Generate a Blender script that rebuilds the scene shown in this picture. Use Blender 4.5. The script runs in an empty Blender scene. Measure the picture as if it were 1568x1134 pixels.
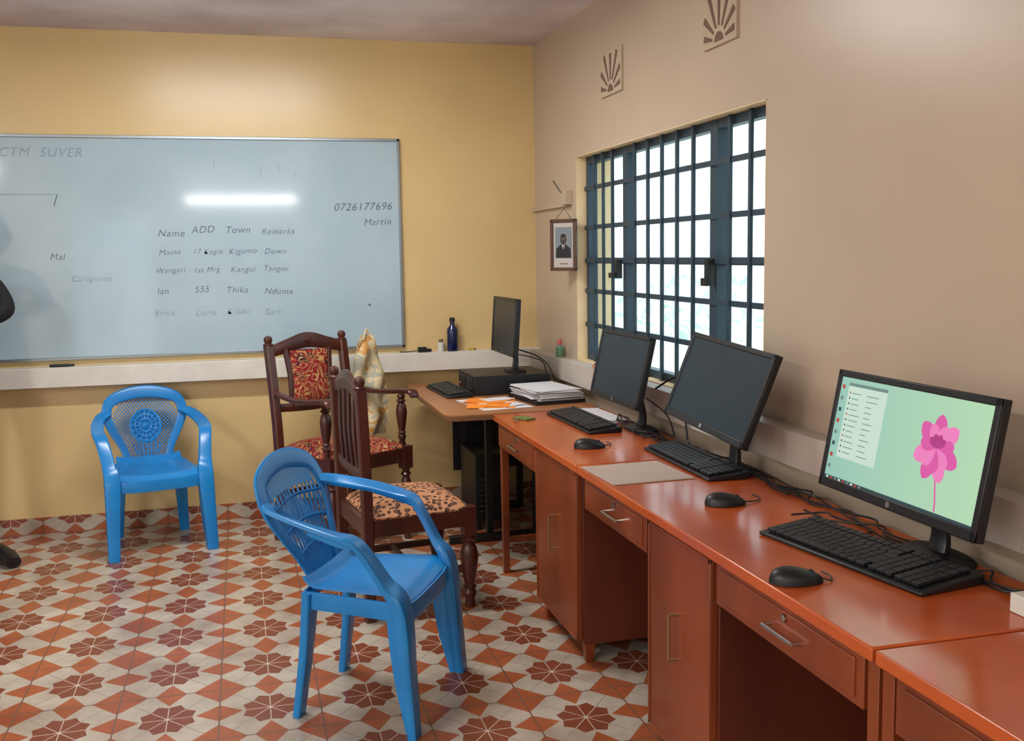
import bpy, bmesh, math, random
from mathutils import Vector, Matrix, Euler
random.seed(7)
S=bpy.context.scene
COL=bpy.context.collection
S.view_settings.view_transform='Standard'
S.view_settings.look='None'
W,B,H=1.747,6.015,2.735
DT=.75

# ---------------------------------------------------------------- materials
def lin(c):
    return tuple((x/12.92 if x<=.04045 else ((x+.055)/1.055)**2.4) for x in [k/255 for k in c])+(1,)
def nm(name):
    m=bpy.data.materials.new(name);m.use_nodes=True
    nt=m.node_tree;b=nt.nodes['Principled BSDF'];return m,nt,b
def mat(name,c,rough=.5,metal=0,spec=.5,var=0,vscale=8,bump=0,bscale=60,c2=None,coat=0,stretch=None):
    m,nt,b=nm(name)
    col=lin(c)
    b.inputs['Base Color'].default_value=col;b.inputs['Roughness'].default_value=rough
    b.inputs['Metallic'].default_value=metal;b.inputs['Specular IOR Level'].default_value=spec
    b.inputs['Coat Weight'].default_value=coat;b.inputs['Coat Roughness'].default_value=.12
    tc=nt.nodes.new('ShaderNodeTexCoord')
    src=tc.outputs['Object']
    if stretch:
        mp=nt.nodes.new('ShaderNodeMapping');mp.inputs['Scale'].default_value=stretch
        nt.links.new(src,mp.inputs[0]);src=mp.outputs[0]
    if var or c2:
        n=nt.nodes.new('ShaderNodeTexNoise');n.inputs['Scale'].default_value=vscale;n.inputs['Detail'].default_value=5
        nt.links.new(src,n.inputs['Vector'])
        mx=nt.nodes.new('ShaderNodeMix');mx.data_type='RGBA'
        rp=nt.nodes.new('ShaderNodeMapRange');rp.inputs[1].default_value=.35;rp.inputs[2].default_value=.65
        nt.links.new(n.outputs[0],rp.inputs[0]);nt.links.new(rp.outputs[0],mx.inputs[0])
        mx.inputs[6].default_value=col
        mx.inputs[7].default_value=lin(c2) if c2 else tuple(x*(1-var) for x in col[:3])+(1,)
        nt.links.new(mx.outputs[2],b.inputs['Base Color'])
    if bump:
        n=nt.nodes.new('ShaderNodeTexNoise');n.inputs['Scale'].default_value=bscale;n.inputs['Detail'].default_value=4
        nt.links.new(src,n.inputs['Vector'])
        bp=nt.nodes.new('ShaderNodeBump');bp.inputs['Strength'].default_value=bump;bp.inputs['Distance'].default_value=.01
        nt.links.new(n.outputs[0],bp.inputs['Height']);nt.links.new(bp.outputs[0],b.inputs['Normal'])
    return m
def emis(name,c,s):
    m,nt,b=nm(name);b.inputs['Base Color'].default_value=(0,0,0,1)
    b.inputs['Emission Color'].default_value=lin(c);b.inputs['Emission Strength'].default_value=s
    b.inputs['Roughness'].default_value=.3
    return m
class N:
    """tiny math-node helper"""
    def __init__(s,nt): s.nt=nt
    def m(s,op,a,b=None,c=None):
        n=s.nt.nodes.new('ShaderNodeMath');n.operation=op
        for i,x in enumerate([a,b,c]):
            if x is None: continue
            if isinstance(x,(int,float)): n.inputs[i].default_value=x
            else: s.nt.links.new(x,n.inputs[i])
        return n.outputs[0]
    def mix(s,f,a,b):
        n=s.nt.nodes.new('ShaderNodeMix');n.data_type='RGBA'
        s.nt.links.new(f,n.inputs[0])
        for i,x in ((6,a),(7,b)):
            if isinstance(x,tuple): n.inputs[i].default_value=x
            else: s.nt.links.new(x,n.inputs[i])
        return n.outputs[2]

def tile_mat(name,vertical=False):
    m,nt,b=nm(name);k=N(nt)
    tc=nt.nodes.new('ShaderNodeTexCoord');sp=nt.nodes.new('ShaderNodeSeparateXYZ');nt.links.new(tc.outputs['Object'],sp.inputs[0])
    X=sp.outputs[0];Y=sp.outputs[2] if vertical else sp.outputs[1]
    x=k.m('SUBTRACT',k.m('FRACT',k.m('ADD',k.m('DIVIDE',X,.33),20.5-.03/.33)),.5)
    y=k.m('SUBTRACT',k.m('FRACT',k.m('ADD',k.m('DIVIDE',Y,.2 if vertical else .38),20.0 if vertical else 20.5-3.38/.38)),.5)
    ax=k.m('ABSOLUTE',x);ay=k.m('ABSOLUTE',y)
    r=k.m('SQRT',k.m('ADD',k.m('MULTIPLY',x,x),k.m('MULTIPLY',y,y)))
    a=k.m('ARCTAN2',y,x)
    # eight petal flower: edge radius alternates
    c8=k.m('ABSOLUTE',k.m('COSINE',k.m('MULTIPLY',a,4)))
    edge=k.m('ADD',.29,k.m('MULTIPLY',c8,-.05))
    flower=k.m('LESS_THAN',r,edge)
    # white veins between petals
    s8=k.m('ABSOLUTE',k.m('SINE',k.m('MULTIPLY',a,4)))
    vein=k.m('MULTIPLY',k.m('LESS_THAN',k.m('MULTIPLY',s8,r),.018),flower)
    # corner diamonds and edge-middle diamonds
    cx=k.m('SUBTRACT',.5,ax);cy=k.m('SUBTRACT',.5,ay)
    corner=k.m('LESS_THAN',k.m('ADD',cx,cy),.275)
    e1=k.m('LESS_THAN',k.m('ADD',k.m('DIVIDE',cx,.23),k.m('DIVIDE',ay,.16)),1)
    e2=k.m('LESS_THAN',k.m('ADD',k.m('DIVIDE',cy,.23),k.m('DIVIDE',ax,.16)),1)
    dia=k.m('MAXIMUM',corner,k.m('MAXIMUM',e1,e2))
    grout=k.m('LESS_THAN',k.m('MINIMUM',cx,cy),.008)
    # thin lines dividing white kites
    diag=k.m('LESS_THAN',k.m('ABSOLUTE',k.m('SUBTRACT',ax,ay)),.008)
    n=nt.nodes.new('ShaderNodeTexNoise');n.inputs['Scale'].default_value=3.2;n.inputs['Detail'].default_value=7;n.inputs['Roughness'].default_value=.65;nt.links.new(tc.outputs['Object'],n.inputs['Vector'])
    n2=nt.nodes.new('ShaderNodeTexNoise');n2.inputs['Scale'].default_value=45;n2.inputs['Detail'].default_value=3;nt.links.new(tc.outputs['Object'],n2.inputs['Vector'])
    f1=k.m('MULTIPLY_ADD',n.outputs[0],3.0,-1.05)
    cl=nt.nodes.new('ShaderNodeClamp');nt.links.new(f1,cl.inputs[0]);f1=cl.outputs[0]
    white=k.mix(f1,lin((194,184,168)),lin((150,134,118)))
    org=k.mix(f1,lin((174,96,58)),lin((136,70,42)))
    dark=k.mix(n2.outputs[0],lin((106,52,36)),lin((142,78,52)))
    c=k.mix(diag,white,lin((150,132,120)))
    c=k.mix(dia,c,org)
    c=k.mix(flower,c,dark)
    c=k.mix(vein,c,lin((200,184,168)))
    c=k.mix(grout,c,lin((110,84,72)))
    nt.links.new(c,b.inputs['Base Color'])
    b.inputs['Roughness'].default_value=.3
    b.inputs['Specular IOR Level'].default_value=.4
    return m

M_floor=tile_mat('floor_tiles');M_skirt=tile_mat('skirting_tiles',True)
M_back=mat('yellow_paint',(216,188,132),.3,spec=.6,var=.07,vscale=1.6,bump=.035,bscale=9)
M_right=mat('shaded_wall_paint',(194,176,154),.34,spec=.45,var=.08,vscale=1.4,bump=.05,bscale=10)  # same paint as the back wall, with the backlit wall's shade in its colour
M_other=mat('cream_paint',(224,212,188),.6,var=.05,vscale=2)
M_ceil=mat('ceiling_concrete',(238,234,240),.8,c2=(208,200,208),vscale=1.8,bump=.15,bscale=25)
M_ledge=mat('white_board_paint',(222,218,208),.5,var=.1,vscale=9)
M_ledge2=mat('beige_board_paint',(196,186,176),.5,var=.1,vscale=7)
M_reveal=mat('lit_window_reveal',(232,205,160),.6,var=.06)  # daylight falling on the jambs is put into this brighter tone
M_board=mat('whiteboard_surface',(172,194,204),.07,spec=.5,c2=(162,186,198),vscale=2.2)
M_alu=mat('aluminium',(150,160,165),.35,metal=.8)
M_ink=mat('marker_ink',(80,94,110),.6)
M_inkf=mat('faded_marker',(136,156,170),.6)
M_iron=mat('painted_iron',(44,66,80),.45,spec=.4,var=.15)
M_blue=mat('blue_plastic',(28,132,204),.26,spec=.5,c2=(22,120,192),vscale=4)
M_wood=mat('dark_wood',(82,36,24),.35,c2=(54,22,16),vscale=7,stretch=(1,1,.15),coat=.2)
M_top=mat('orange_desk_laminate',(196,92,38),.24,spec=.5,c2=(176,76,30),vscale=3.5,coat=.3)
M_front=mat('varnished_desk_front',(136,64,30),.33,c2=(112,50,24),vscale=5,stretch=(1,1,.3),coat=.15)
M_side=mat('shaded_desk_side',(104,44,24),.45,c2=(84,34,20),vscale=5,stretch=(1,1,.3))  # cabinet wood darkened, kneehole shade put into the colour
M_in=mat('shaded_desk_inside',(60,24,16),.6,c2=(46,18,12))  # desk wood darkest here, the recess shade is in the colour
M_tbl=mat('brown_table_top',(166,110,70),.35,c2=(144,92,56),vscale=6,stretch=(1,.2,1))
M_blk=mat('black_plastic',(16,18,22),.42)
M_blkg=mat('screen_off',(18,36,48),.35,spec=.4)
M_key=mat('key_plastic',(26,28,32),.5)
M_metal=mat('chrome',(190,188,182),.25,metal=1)
M_brass=mat('old_handle',(150,120,92),.4,metal=.7)
M_bmetal=mat('black_metal',(14,14,16),.45)
M_paper=mat('paper',(214,212,214),.7,var=.06,vscale=14)
M_env=mat('envelope_paper',(186,166,152),.7,var=.08)
M_org=mat('orange_paper',(240,146,48),.6,c2=(232,122,32))
M_skin=mat('skin',(92,58,42),.5)
M_cloth=mat('black_clothing',(12,14,18),.85,bump=.2,bscale=120)
M_dark=mat('vent_hole_shade',(116,96,80),.9)  # brown tone standing in for the dark inside the vent openings
M_vent=mat('vent_block',(190,172,148),.8,bump=.2)
def glassm():
    m,nt,b=nm('window_glass');nt.nodes.remove(b)
    o=nt.nodes['Material Output'];t=nt.nodes.new('ShaderNodeBsdfTransparent');t.inputs[0].default_value=(.88,.95,.97,1)
    g=nt.nodes.new('ShaderNodeBsdfGlossy');g.inputs['Roughness'].default_value=.1
    mx=nt.nodes.new('ShaderNodeMixShader');mx.inputs[0].default_value=.05
    nt.links.new(t.outputs[0],mx.inputs[1]);nt.links.new(g.outputs[0],mx.inputs[2]);nt.links.new(mx.outputs[0],o.inputs[0]);return m
M_glass=glassm()
def floral():
    m,nt,b=nm('red_floral_fabric');k=N(nt);tc=nt.nodes.new('ShaderNodeTexCoord')
    n=nt.nodes.new('ShaderNodeTexNoise');n.inputs['Scale'].default_value=9;n.inputs['Detail'].default_value=1.5;n.inputs['Distortion'].default_value=2.4
    nt.links.new(tc.outputs['Object'],n.inputs['Vector'])
    w=nt.nodes.new('ShaderNodeTexVoronoi');w.inputs['Scale'].default_value=26;nt.links.new(tc.outputs['Object'],w.inputs['Vector'])
    band=k.m('LESS_THAN',k.m('ABSOLUTE',k.m('SUBTRACT',k.m('FRACT',k.m('MULTIPLY',n.outputs[0],7)),.5)),.15)
    dots=k.m('LESS_THAN',w.outputs['Distance'],.2)
    drk=k.m('GREATER_THAN',n.outputs[0],.58)
    c=k.mix(drk,lin((136,20,26)),lin((60,24,26)))
    c=k.mix(band,c,lin((184,146,88)));c=k.mix(dots,c,lin((150,74,36)))
    nt.links.new(c,b.inputs['Base Color']);b.inputs['Roughness'].default_value=.85;return m
def leopard():
    m,nt,b=nm('leopard_fabric');k=N(nt);tc=nt.nodes.new('ShaderNodeTexCoord')
    w=nt.nodes.new('ShaderNodeTexVoronoi');w.inputs['Scale'].default_value=46;nt.links.new(tc.outputs['Object'],w.inputs['Vector'])
    n=nt.nodes.new('ShaderNodeTexNoise');n.inputs['Scale'].default_value=40;nt.links.new(tc.outputs['Object'],n.inputs['Vector'])
    d=k.m('ADD',w.outputs['Distance'],k.m('MULTIPLY_ADD',n.outputs[0],.3,-.15))
    ring=k.m('MULTIPLY',k.m('GREATER_THAN',d,.2),k.m('LESS_THAN',d,.44));ctr=k.m('LESS_THAN',d,.2)
    c=k.mix(ring,lin((186,130,90)),lin((52,30,20)));c=k.mix(ctr,c,lin((136,82,50)))
    nt.links.new(c,b.inputs['Base Color']);b.inputs['Roughness'].default_value=.8;return m
def bagm():
    m,nt,b=nm('printed_bag');k=N(nt);tc=nt.nodes.new('ShaderNodeTexCoord')
    n=nt.nodes.new('ShaderNodeTexNoise');n.inputs['Scale'].default_value=11;n.inputs['Detail'].default_value=3;n.inputs['Distortion'].default_value=1
    nt.links.new(tc.outputs['Object'],n.inputs['Vector'])
    c=k.mix(k.m('GREATER_THAN',n.outputs[0],.57),lin((200,184,146)),lin((190,138,72)))
    c=k.mix(k.m('LESS_THAN',n.outputs[0],.41),c,lin((158,158,140)))
    nt.links.new(c,b.inputs['Base Color']);b.inputs['Roughness'].default_value=.4;return m
M_flo=floral();M_leo=leopard();M_bag=bagm()

# ---------------------------------------------------------------- mesh builder
def cr(pts,seg):
    if seg<=1: return [tuple(p) for p in pts]
    out=[];n=len(pts)
    for i in range(n-1):
        p0=pts[max(i-1,0)];p1=pts[i];p2=pts[i+1];p3=pts[min(i+2,n-1)]
        for j in range(seg):
            t=j/seg
            out.append(tuple(.5*((2*b)+(-a+c)*t+(2*a-5*b+4*c-d)*t*t+(-a+3*b-3*c+d)*t**3) for a,b,c,d in zip(p0,p1,p2,p3)))
    out.append(tuple(pts[-1]));return out
class MB:
    def __init__(s): s.v=[];s.f=[];s.mi=[];s.mats=[]
    def add(s,vs,fs,m,M=None):
        o=len(s.v)
        if m not in s.mats: s.mats.append(m)
        k=s.mats.index(m)
        s.v+= [tuple((M@Vector(v)) if M is not None else v) for v in vs]
        for f in fs: s.f.append([i+o for i in f]);s.mi.append(k)
        return s
    def box(s,c,d,m,rot=None,M=None,taper=1):
        x,y,z=[q/2 for q in d];vs=[]
        for sz in(-1,1):
            for sx,sy in((-1,-1),(1,-1),(1,1),(-1,1)):
                t=taper if sz<0 else 1
                vs.append(Vector((sx*x*t,sy*y*t,sz*z)))
        if rot: R=Euler(rot).to_matrix();vs=[R@v for v in vs]
        vs=[v+Vector(c) for v in vs]
        return s.add(vs,[(3,2,1,0),(4,5,6,7),(0,1,5,4),(1,2,6,5),(2,3,7,6),(3,0,4,7)],m,M)
    def b2(s,lo,hi,m): return s.box([(a+b)/2 for a,b in zip(lo,hi)],[b-a for a,b in zip(lo,hi)],m)
    def lathe(s,prof,c,m,n=18,M=None):
        vs=[];fs=[]
        for r,z in prof:
            for i in range(n):
                a=2*math.pi*i/n;vs.append((c[0]+r*math.cos(a),c[1]+r*math.sin(a),c[2]+z))
        L=len(prof)
        for j in range(L-1):
            for i in range(n):
                a=j*n+i;b=j*n+(i+1)%n;fs.append((a,b,b+n,a+n))
        fs.append(tuple(range(n))[::-1]);fs.append(tuple((L-1)*n+i for i in range(n)))
        return s.add(vs,fs,m,M)
    def sweep(s,pts,Ns,w,t,m,seg=6,n=12,pw=.55,M=None):
        k=len(pts)
        if not isinstance(Ns,list): Ns=[Ns]*k
        if not isinstance(w,list): w=[w]*k
        if not isinstance(t,list): t=[t]*k
        full=cr([tuple(p)+tuple(q)+(a,b) for p,q,a,b in zip(pts,Ns,w,t)],seg)
        P=[Vector(q[:3]) for q in full];K=len(P);vs=[];fs=[]
        for i in range(K):
            T=(P[min(i+1,K-1)]-P[max(i-1,0)]).normalized()
            Nn=Vector(full[i][3:6]);Wd=T.cross(Nn)
            if Wd.length<1e-5: Wd=T.orthogonal()
            Wd.normalize();Nn=Wd.cross(T).normalized()
            for j in range(n):
                a=2*math.pi*(j+.5)/n;ca,sa=math.cos(a),math.sin(a)
                vs.append(P[i]+Wd*(full[i][6]/2*math.copysign(abs(ca)**pw,ca))+Nn*(full[i][7]/2*math.copysign(abs(sa)**pw,sa)))
        for i in range(K-1):
            for j in range(n):
                a=i*n+j;b=i*n+(j+1)%n;fs.append((a,b,b+n,a+n))
        fs.append(tuple(range(n))[::-1]);fs.append(tuple((K-1)*n+i for i in range(n)))
        return s.add(vs,fs,m,M)
    def tube(s,pts,r,m,seg=5,n=8):
        return s.sweep(pts,(.13,.21,.97),2*r,2*r,m,seg,n,1)
    def sheet(s,fn,nu,nv,th,m,M=None):
        g=[[Vector(fn(i/nu,j/nv)) for i in range(nu+1)] for j in range(nv+1)]
        vs=[];top=[];bot=[]
        for j in range(nv+1):
            for i in range(nu+1):
                du=g[j][min(i+1,nu)]-g[j][max(i-1,0)];dv=g[min(j+1,nv)][i]-g[max(j-1,0)][i]
                nn=du.cross(dv);nn=nn.normalized() if nn.length>1e-9 else Vector((0,0,1))
                top.append(g[j][i]+nn*th/2);bot.append(g[j][i]-nn*th/2)
        vs=top+bot;o=len(top);fs=[];q=nu+1
        for j in range(nv):
            for i in range(nu):
                a=j*q+i;fs.append((a,a+1,a+1+q,a+q));fs.append((o+a,o+a+q,o+a+1+q,o+a+1))
        for i in range(nu):
            fs.append((i,o+i,o+i+1,i+1));a=nv*q+i;fs.append((a,a+1,o+a+1,o+a))
        for j in range(nv):
            a=j*q;fs.append((a,a+q,o+a+q,o+a));a=j*q+nu;fs.append((a,o+a,o+a+q,a+q))
        return s.add(vs,fs,m,M)
    def obj(s,name,parent=None,bevel=0,loc=None,rz=0,rot=None,smooth=True):
        me=bpy.data.meshes.new(name);me.from_pydata([tuple(v) for v in s.v],[],s.f)
        for m in s.mats: me.materials.append(m)
        me.polygons.foreach_set('material_index',s.mi)
        bm=bmesh.new();bm.from_mesh(me);bmesh.ops.recalc_face_normals(bm,faces=bm.faces);bm.to_mesh(me);bm.free()
        if smooth:
            me.polygons.foreach_set('use_smooth',[True]*len(me.polygons));me.set_sharp_from_angle(angle=math.radians(38))
        o=bpy.data.objects.new(name,me);COL.objects.link(o)
        if parent: o.parent=parent
        if loc: o.location=loc
        if rot: o.rotation_euler=rot
        elif rz: o.rotation_euler=(0,0,rz)
        if bevel:
            b=o.modifiers.new('bevel','BEVEL');b.width=bevel;b.segments=2;b.limit_method='ANGLE';b.angle_limit=math.radians(40)
        return o
def grp(name,loc=(0,0,0),rz=0,rot=None,sc=1):
    e=bpy.data.objects.new(name,None);COL.objects.link(e);e.location=loc;e.rotation_euler=rot or (0,0,rz);e.scale=sc if isinstance(sc,tuple) else (sc,)*3
    e.empty_display_size=.1;return e
def ring(c,r,y,n=16): return [(c[0]+r*math.cos(2*math.pi*i/n),y,c[1]+r*math.sin(2*math.pi*i/n)) for i in range(n+1)]

# ---------------------------------------------------------------- room shell
XL,YR=-3.2,-3.0
MB().b2((XL-.2,YR-.2,-.1),(W+.2,B+.2,0),M_floor).obj('floor',smooth=False)
MB().b2((XL-.2,YR-.2,H),(W+.2,B+.2,H+.12),M_ceil).obj('ceiling',smooth=False)
MB().b2((XL-.2,B,0),(W+.2,B+.2,H),M_back).obj('wall_back',smooth=False)
wy1,wy2,wz1,wz2=5.226,3.184,.925,2.009
m=MB()
m.b2((W,YR-.2,0),(W+.2,wy2,H),M_right);m.b2((W,wy1,0),(W+.2,B,H),M_right)
m.b2((W,wy2,0),(W+.2,wy1,wz1),M_right);m.b2((W,wy2,wz2),(W+.2,wy1,H),M_right)
m.obj('wall_right',smooth=False)
# left wall with two unseen openings added to let daylight in, rear wall with doorway
m=MB()
m.b2((XL-.2,YR-.2,0),(XL,B,1.0),M_other);m.b2((XL-.2,YR-.2,2.2),(XL,B,H),M_other)
for a,b in((YR-.2,-1.0),(1.0,2.2),(4.4,B)): m.b2((XL-.2,a,1.0),(XL,b,2.2),M_other)
m.obj('wall_left',smooth=False)
m=MB();m.b2((XL,YR-.2,0),(-2.2,YR,H),M_other);m.b2((-1.2,YR-.2,0),(W,YR,H),M_other);m.b2((-2.2,YR-.2,2.1),(-1.2,YR,H),M_other)
m.obj('wall_rear',smooth=False)
m=MB()
for y0,y1 in((-1.0,1.0),(2.2,4.4)):
    for yy in(y0+.02,(y0+y1)/2,y1-.02): m.box((XL-.1,yy,1.6),(.04,.04,1.2),M_iron)
    for zz in(1.02,1.6,2.18): m.box((XL-.1,(y0+y1)/2,zz),(.04,y1-y0,.04),M_iron)
m.obj('added_window')  # frames for the added left openings
MB().b2((XL,B-.012,0),(W,B,.09),M_skirt).obj('baseboard_back',smooth=False)
# reveal lining + ledges
m=MB();e=.004
m.b2((W-.001,wy1-e,wz1),(W+.2,wy1,wz2),M_reveal);m.b2((W-.001,wy2,wz1),(W+.2,wy2+e,wz2),M_reveal)
m.b2((W-.001,wy2,wz2-e),(W+.2,wy1,wz2),M_reveal);m.b2((W-.001,wy2,wz1),(W+.2,wy1,wz1+e),M_reveal)
m.obj('trim_1',smooth=False)
MB().b2((XL,B-.095,.822),(W,B,.93),M_ledge).obj('trim_2',bevel=.003)
MB().b2((W-.075,YR,.81),(W,B-.095,.925),M_ledge2).obj('trim_3',bevel=.003)

# ---------------------------------------------------------------- main window (steel casement with burglar bars)
wg=grp('window_1',(W+.08,0,0))
m=MB()
for yy,t in((wy1-.02,.04),(4.66,.045),(3.70,.06),(wy2+.02,.04)): m.box((0,yy,(wz1+wz2)/2),(.05,t,wz2-wz1),M_iron)
for zz,t in((wz1+.02,.04),(wz2-.02,.04),(1.46,.03)): m.box((0,(wy1+wy2)/2,zz),(.046,wy1-wy2,t),M_iron)
m.obj('frame',wg,.002)
m=MB()
for zz in(1.84,1.635,1.46,1.30,1.12): m.box((-.03,(wy1+wy2)/2,zz),(.012,wy1-wy2-.01,.022),M_iron)
for a,b,n in((wy1-.03,4.66,4),(4.66,3.70,6),(3.70,wy2+.03,3)):
    for i in range(1,n): m.box((-.036,a+(b-a)*i/n,(wz1+wz2)/2),(.012,.018,wz2-wz1-.01),M_iron)
# casement latches
m.box((-.05,3.68,1.42),(.03,.03,.10),M_bmetal);m.box((-.07,3.66,1.38),(.03,.05,.03),M_bmetal)
m.box((-.05,4.68,1.42),(.03,.025,.09),M_bmetal);m.box((-.07,4.70,1.39),(.03,.05,.025),M_bmetal)
m.obj('burglar_bars',wg)
MB().box((.012,(wy1+wy2)/2,(wz1+wz2)/2),(.003,wy1-wy2-.04,wz2-wz1-.04),M_glass).obj('pane',wg,smooth=False)

# ventilation blocks with sun-ray pattern
def vent(name,yc,zc,w,h):
    g=grp(name,(W,yc,zc));m=MB()
    m.box((-.004,0,0),(.016,w,h),M_vent);m.obj('block',g,.003)
    m=MB();c=(0,-h/2+.015)
    for i in range(7):
        a=math.radians(12+26*i);r0,r1=.055,min((w/2-.014)/max(abs(math.cos(a)),1e-3),(h-.03)/max(math.sin(a),1e-3))
        u=Vector((math.cos(a),math.sin(a)));q=Vector((-u.y,u.x));w0,w1=.004,.012
        pts=[u*r0-q*w0,u*r0+q*w0,u*r1+q*w1,u*r1-q*w1]
        vs=[(-.0145,p.x+c[0],p.y+c[1]) for p in pts]+[(-.011,p.x+c[0],p.y+c[1]) for p in pts]
        m.add(vs,[(0,1,2,3),(7,6,5,4),(0,1,5,4),(1,2,6,5),(2,3,7,6),(3,0,4,7)],M_dark)  # thin wedges on a closed block, coloured as shaded openings
    arc=[(-.0145,.034*math.cos(math.pi*i/10)+c[0],.034*math.sin(math.pi*i/10)+c[1]) for i in range(11)]
    m.add(arc,[tuple(range(11))],M_dark)
    m.obj('rays',g,smooth=False)
vent('ventilation_block',4.665,2.35,.28,.205)
vent('ventilation_block.001',3.525,2.36,.27,.215)

# ---------------------------------------------------------------- whiteboard
wb=grp('whiteboard',(0,B,0));x0,x1,z0,z1=-1.52,.9215,.962,2.177
MB().b2((x0,-.018,z0),(x1,-.002,z1),M_board).obj('panel',wb,smooth=False)
m=MB();t=.016
m.b2((x0,-.026,z0),(x1,-.001,z0+t),M_alu);m.b2((x0,-.026,z1-t),(x1,-.001,z1),M_alu);m.b2((x0,-.026,z0),(x0+t,-.001,z1),M_alu);m.b2((x1-t,-.026,z0),(x1,-.001,z1),M_alu)
m.obj('frame',wb,.002)
def text(s,x,z,size,mt=M_ink,parent=wb,y=-.0195,rz=0):
    c=bpy.data.curves.new('writing','FONT');c.body=s;c.size=size;c.shear=.25;c.space_character=1.1;c.materials.append(mt);c.extrude=.0004
    c.offset=-.0008
    o=bpy.data.objects.new('writing',c);COL.objects.link(o);o.parent=parent;o.location=(x,y,z);o.rotation_euler=(math.pi/2,rz,0);return o
for s,x,z,sz in [('0726177696',.53,1.765,.062),('Martin',.70,1.68,.055),('Name',-.44,1.63,.055),('ADD',-.26,1.645,.055),('Town',-.08,1.645,.055),('Remarks',.12,1.635,.048),
  ('Maina',-.44,1.525,.046),('17 Kagio',-.26,1.53,.042),('Kigumo',-.065,1.525,.046),('Down',.13,1.525,.046),('Wangari',-.46,1.425,.042),('1st Mrg',-.26,1.425,.042),('Kangui',-.06,1.425,.046),('Tangini',.12,1.43,.044),
  ('Ian',-.46,1.31,.05),('555',-.26,1.315,.05),('Thika',-.09,1.31,.05),('Nduma',.12,1.3,.05),('Mal',-1.0,1.51,.05)]: text(s,x,z,sz,rz=random.uniform(-.05,.05))
for s,x,z,sz in[('Erick',-.48,1.19,.05),('Loria',-.26,1.185,.05),('Kibao',-.09,1.19,.05),('Sarli',.12,1.18,.05),('CTM  SUVER',-1.22,2.06,.07),('Calligrams',-.9,1.39,.045)]: text(s,x,z,sz,M_inkf)
m=MB()
for xx,zz,h in((-.12,2.02,.04),(.13,1.98,.05),(.23,2.0,.05),(.32,1.97,.03)): m.box((xx,-.0195,zz),(.004,.001,h),M_inkf)
m.box((-1.1,-.0195,1.86),(.3,.001,.003),M_inkf);m.box((-.95,-.0195,1.83),(.004,.001,.07),M_ink,(0,.3,0));m.box((.72,-.0195,1.22),(.014,.001,.01),M_ink)
m.obj('pen_strokes',wb,smooth=False)
mk=MB();mk.lathe([(.004,0),(.008,.002),(.008,.1),(.006,.105),(.006,.125),(.003,.127)],(0,0,0),M_blk,12,Matrix.Rotation(math.pi/2,4,'Y'));mk.obj('marker_pen',loc=(-1.03,B-.06,.9385))

# ---------------------------------------------------------------- things on the ledges
LZ=.9305
MB().lathe([(.03,0),(.033,.006),(.033,.12),(.03,.135),(.014,.155),(.013,.175)],(0,0,0),mat('blue_glass_bottle',(16,28,74),.15,spec=.6)).lathe([(.016,.172),(.016,.198),(.013,.2)],(0,0,0),M_blk).obj('blue_bottle',loc=(1.205,B-.052,LZ))
MB().lathe([(.018,0),(.02,.004),(.02,.05),(.012,.056)],(0,0,0),mat('white_plastic',(210,210,205),.4)).lathe([(.013,.054),(.013,.072)],(0,0,0),M_dark).obj('glue_bottle',loc=(1.135,B-.05,LZ))
MB().box((0,0,.015),(.05,.035,.03),M_blk).box((.04,0,.01),(.03,.02,.018),M_blk).tube([(-.02,0,.01),(-.06,.01,.006),(-.1,-.01,.006),(-.13,.015,.005)],.003,M_blk).obj('power_adapter',bevel=.003,loc=(1.02,B-.05,LZ))
MB().lathe([(.022,0),(.024,.004),(.024,.05),(.012,.062),(.010,.07)],(0,0,0),mat('green_plastic',(96,140,110),.35)).lathe([(.012,.068),(.014,.09),(.008,.1)],(0,0,0),mat('pink_cap',(200,90,100),.4)).obj('small_spray_bottle',loc=(W-.04,5.42,.9255))
MB().box((0,0,.008),(.035,.16,.015),mat('pink_board_rubber',(196,120,104),.6)).box((0,0,.019),(.028,.14,.01),M_dark).obj('board_eraser',bevel=.003,loc=(W-.038,4.75,.9255))
MB().box((0,0,.006),(.03,.05,.012),mat('yellow_tape',(190,160,60),.5)).box((.02,.02,.005),(.02,.03,.01),M_brass).obj('pencil_sharpener',bevel=.002,loc=(1.32,B-.05,LZ))

# conduit and portrait
MB().box((W-.012,5.67,1.765),(.022,.66,.02),M_right).box((W-.02,5.33,1.80),(.038,.07,.075),M_vent).tube([(W-.03,5.40,1.83),(W-.05,5.42,1.87),(W-.06,5.45,1.9)],.003,M_blk).obj('conduit_box',bevel=.003)
pf=grp('framed_portrait',(1.676,5.235,1.545),0)
ang=math.atan2(-.12,.095)
pf.rotation_euler=(0,0,ang)
m=MB();w,h,t=.165,.275,.018
M_fr=mat('brown_frame',(88,60,44),.4)
m.box((-w/2+t/2,0,0),(t,.02,h),M_fr);m.box((w/2-t/2,0,0),(t,.02,h),M_fr);m.box((0,0,h/2-t/2),(w,.02,t),M_fr);m.box((0,0,-h/2+t/2),(w,.02,t),M_fr);m.obj('frame',pf,.003)
m=MB();m.box((0,.002,0),(w-.03,.006,h-.03),mat('mount',(186,178,172),.7));m.box((0,-.0015,.012),(.105,.002,.165),mat('photo_grey',(122,130,136),.6))
Mph=mat('photo_dark',(26,26,30),.6);Mfc=mat('photo_face',(70,56,50),.6)
def disc(m,cx,cz,rx,rz,y,mt,n=20): m.add([(cx+rx*math.cos(2*math.pi*i/n),y,cz+rz*math.sin(2*math.pi*i/n)) for i in range(n)],[tuple(range(n))],mt)
m.add([(-.048,-.003,-.068),(.048,-.003,-.068),(.046,-.003,-.02),(.018,-.003,.002),(-.018,-.003,.002),(-.046,-.003,-.02)],[(0,1,2,3,4,5)],Mph)
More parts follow.
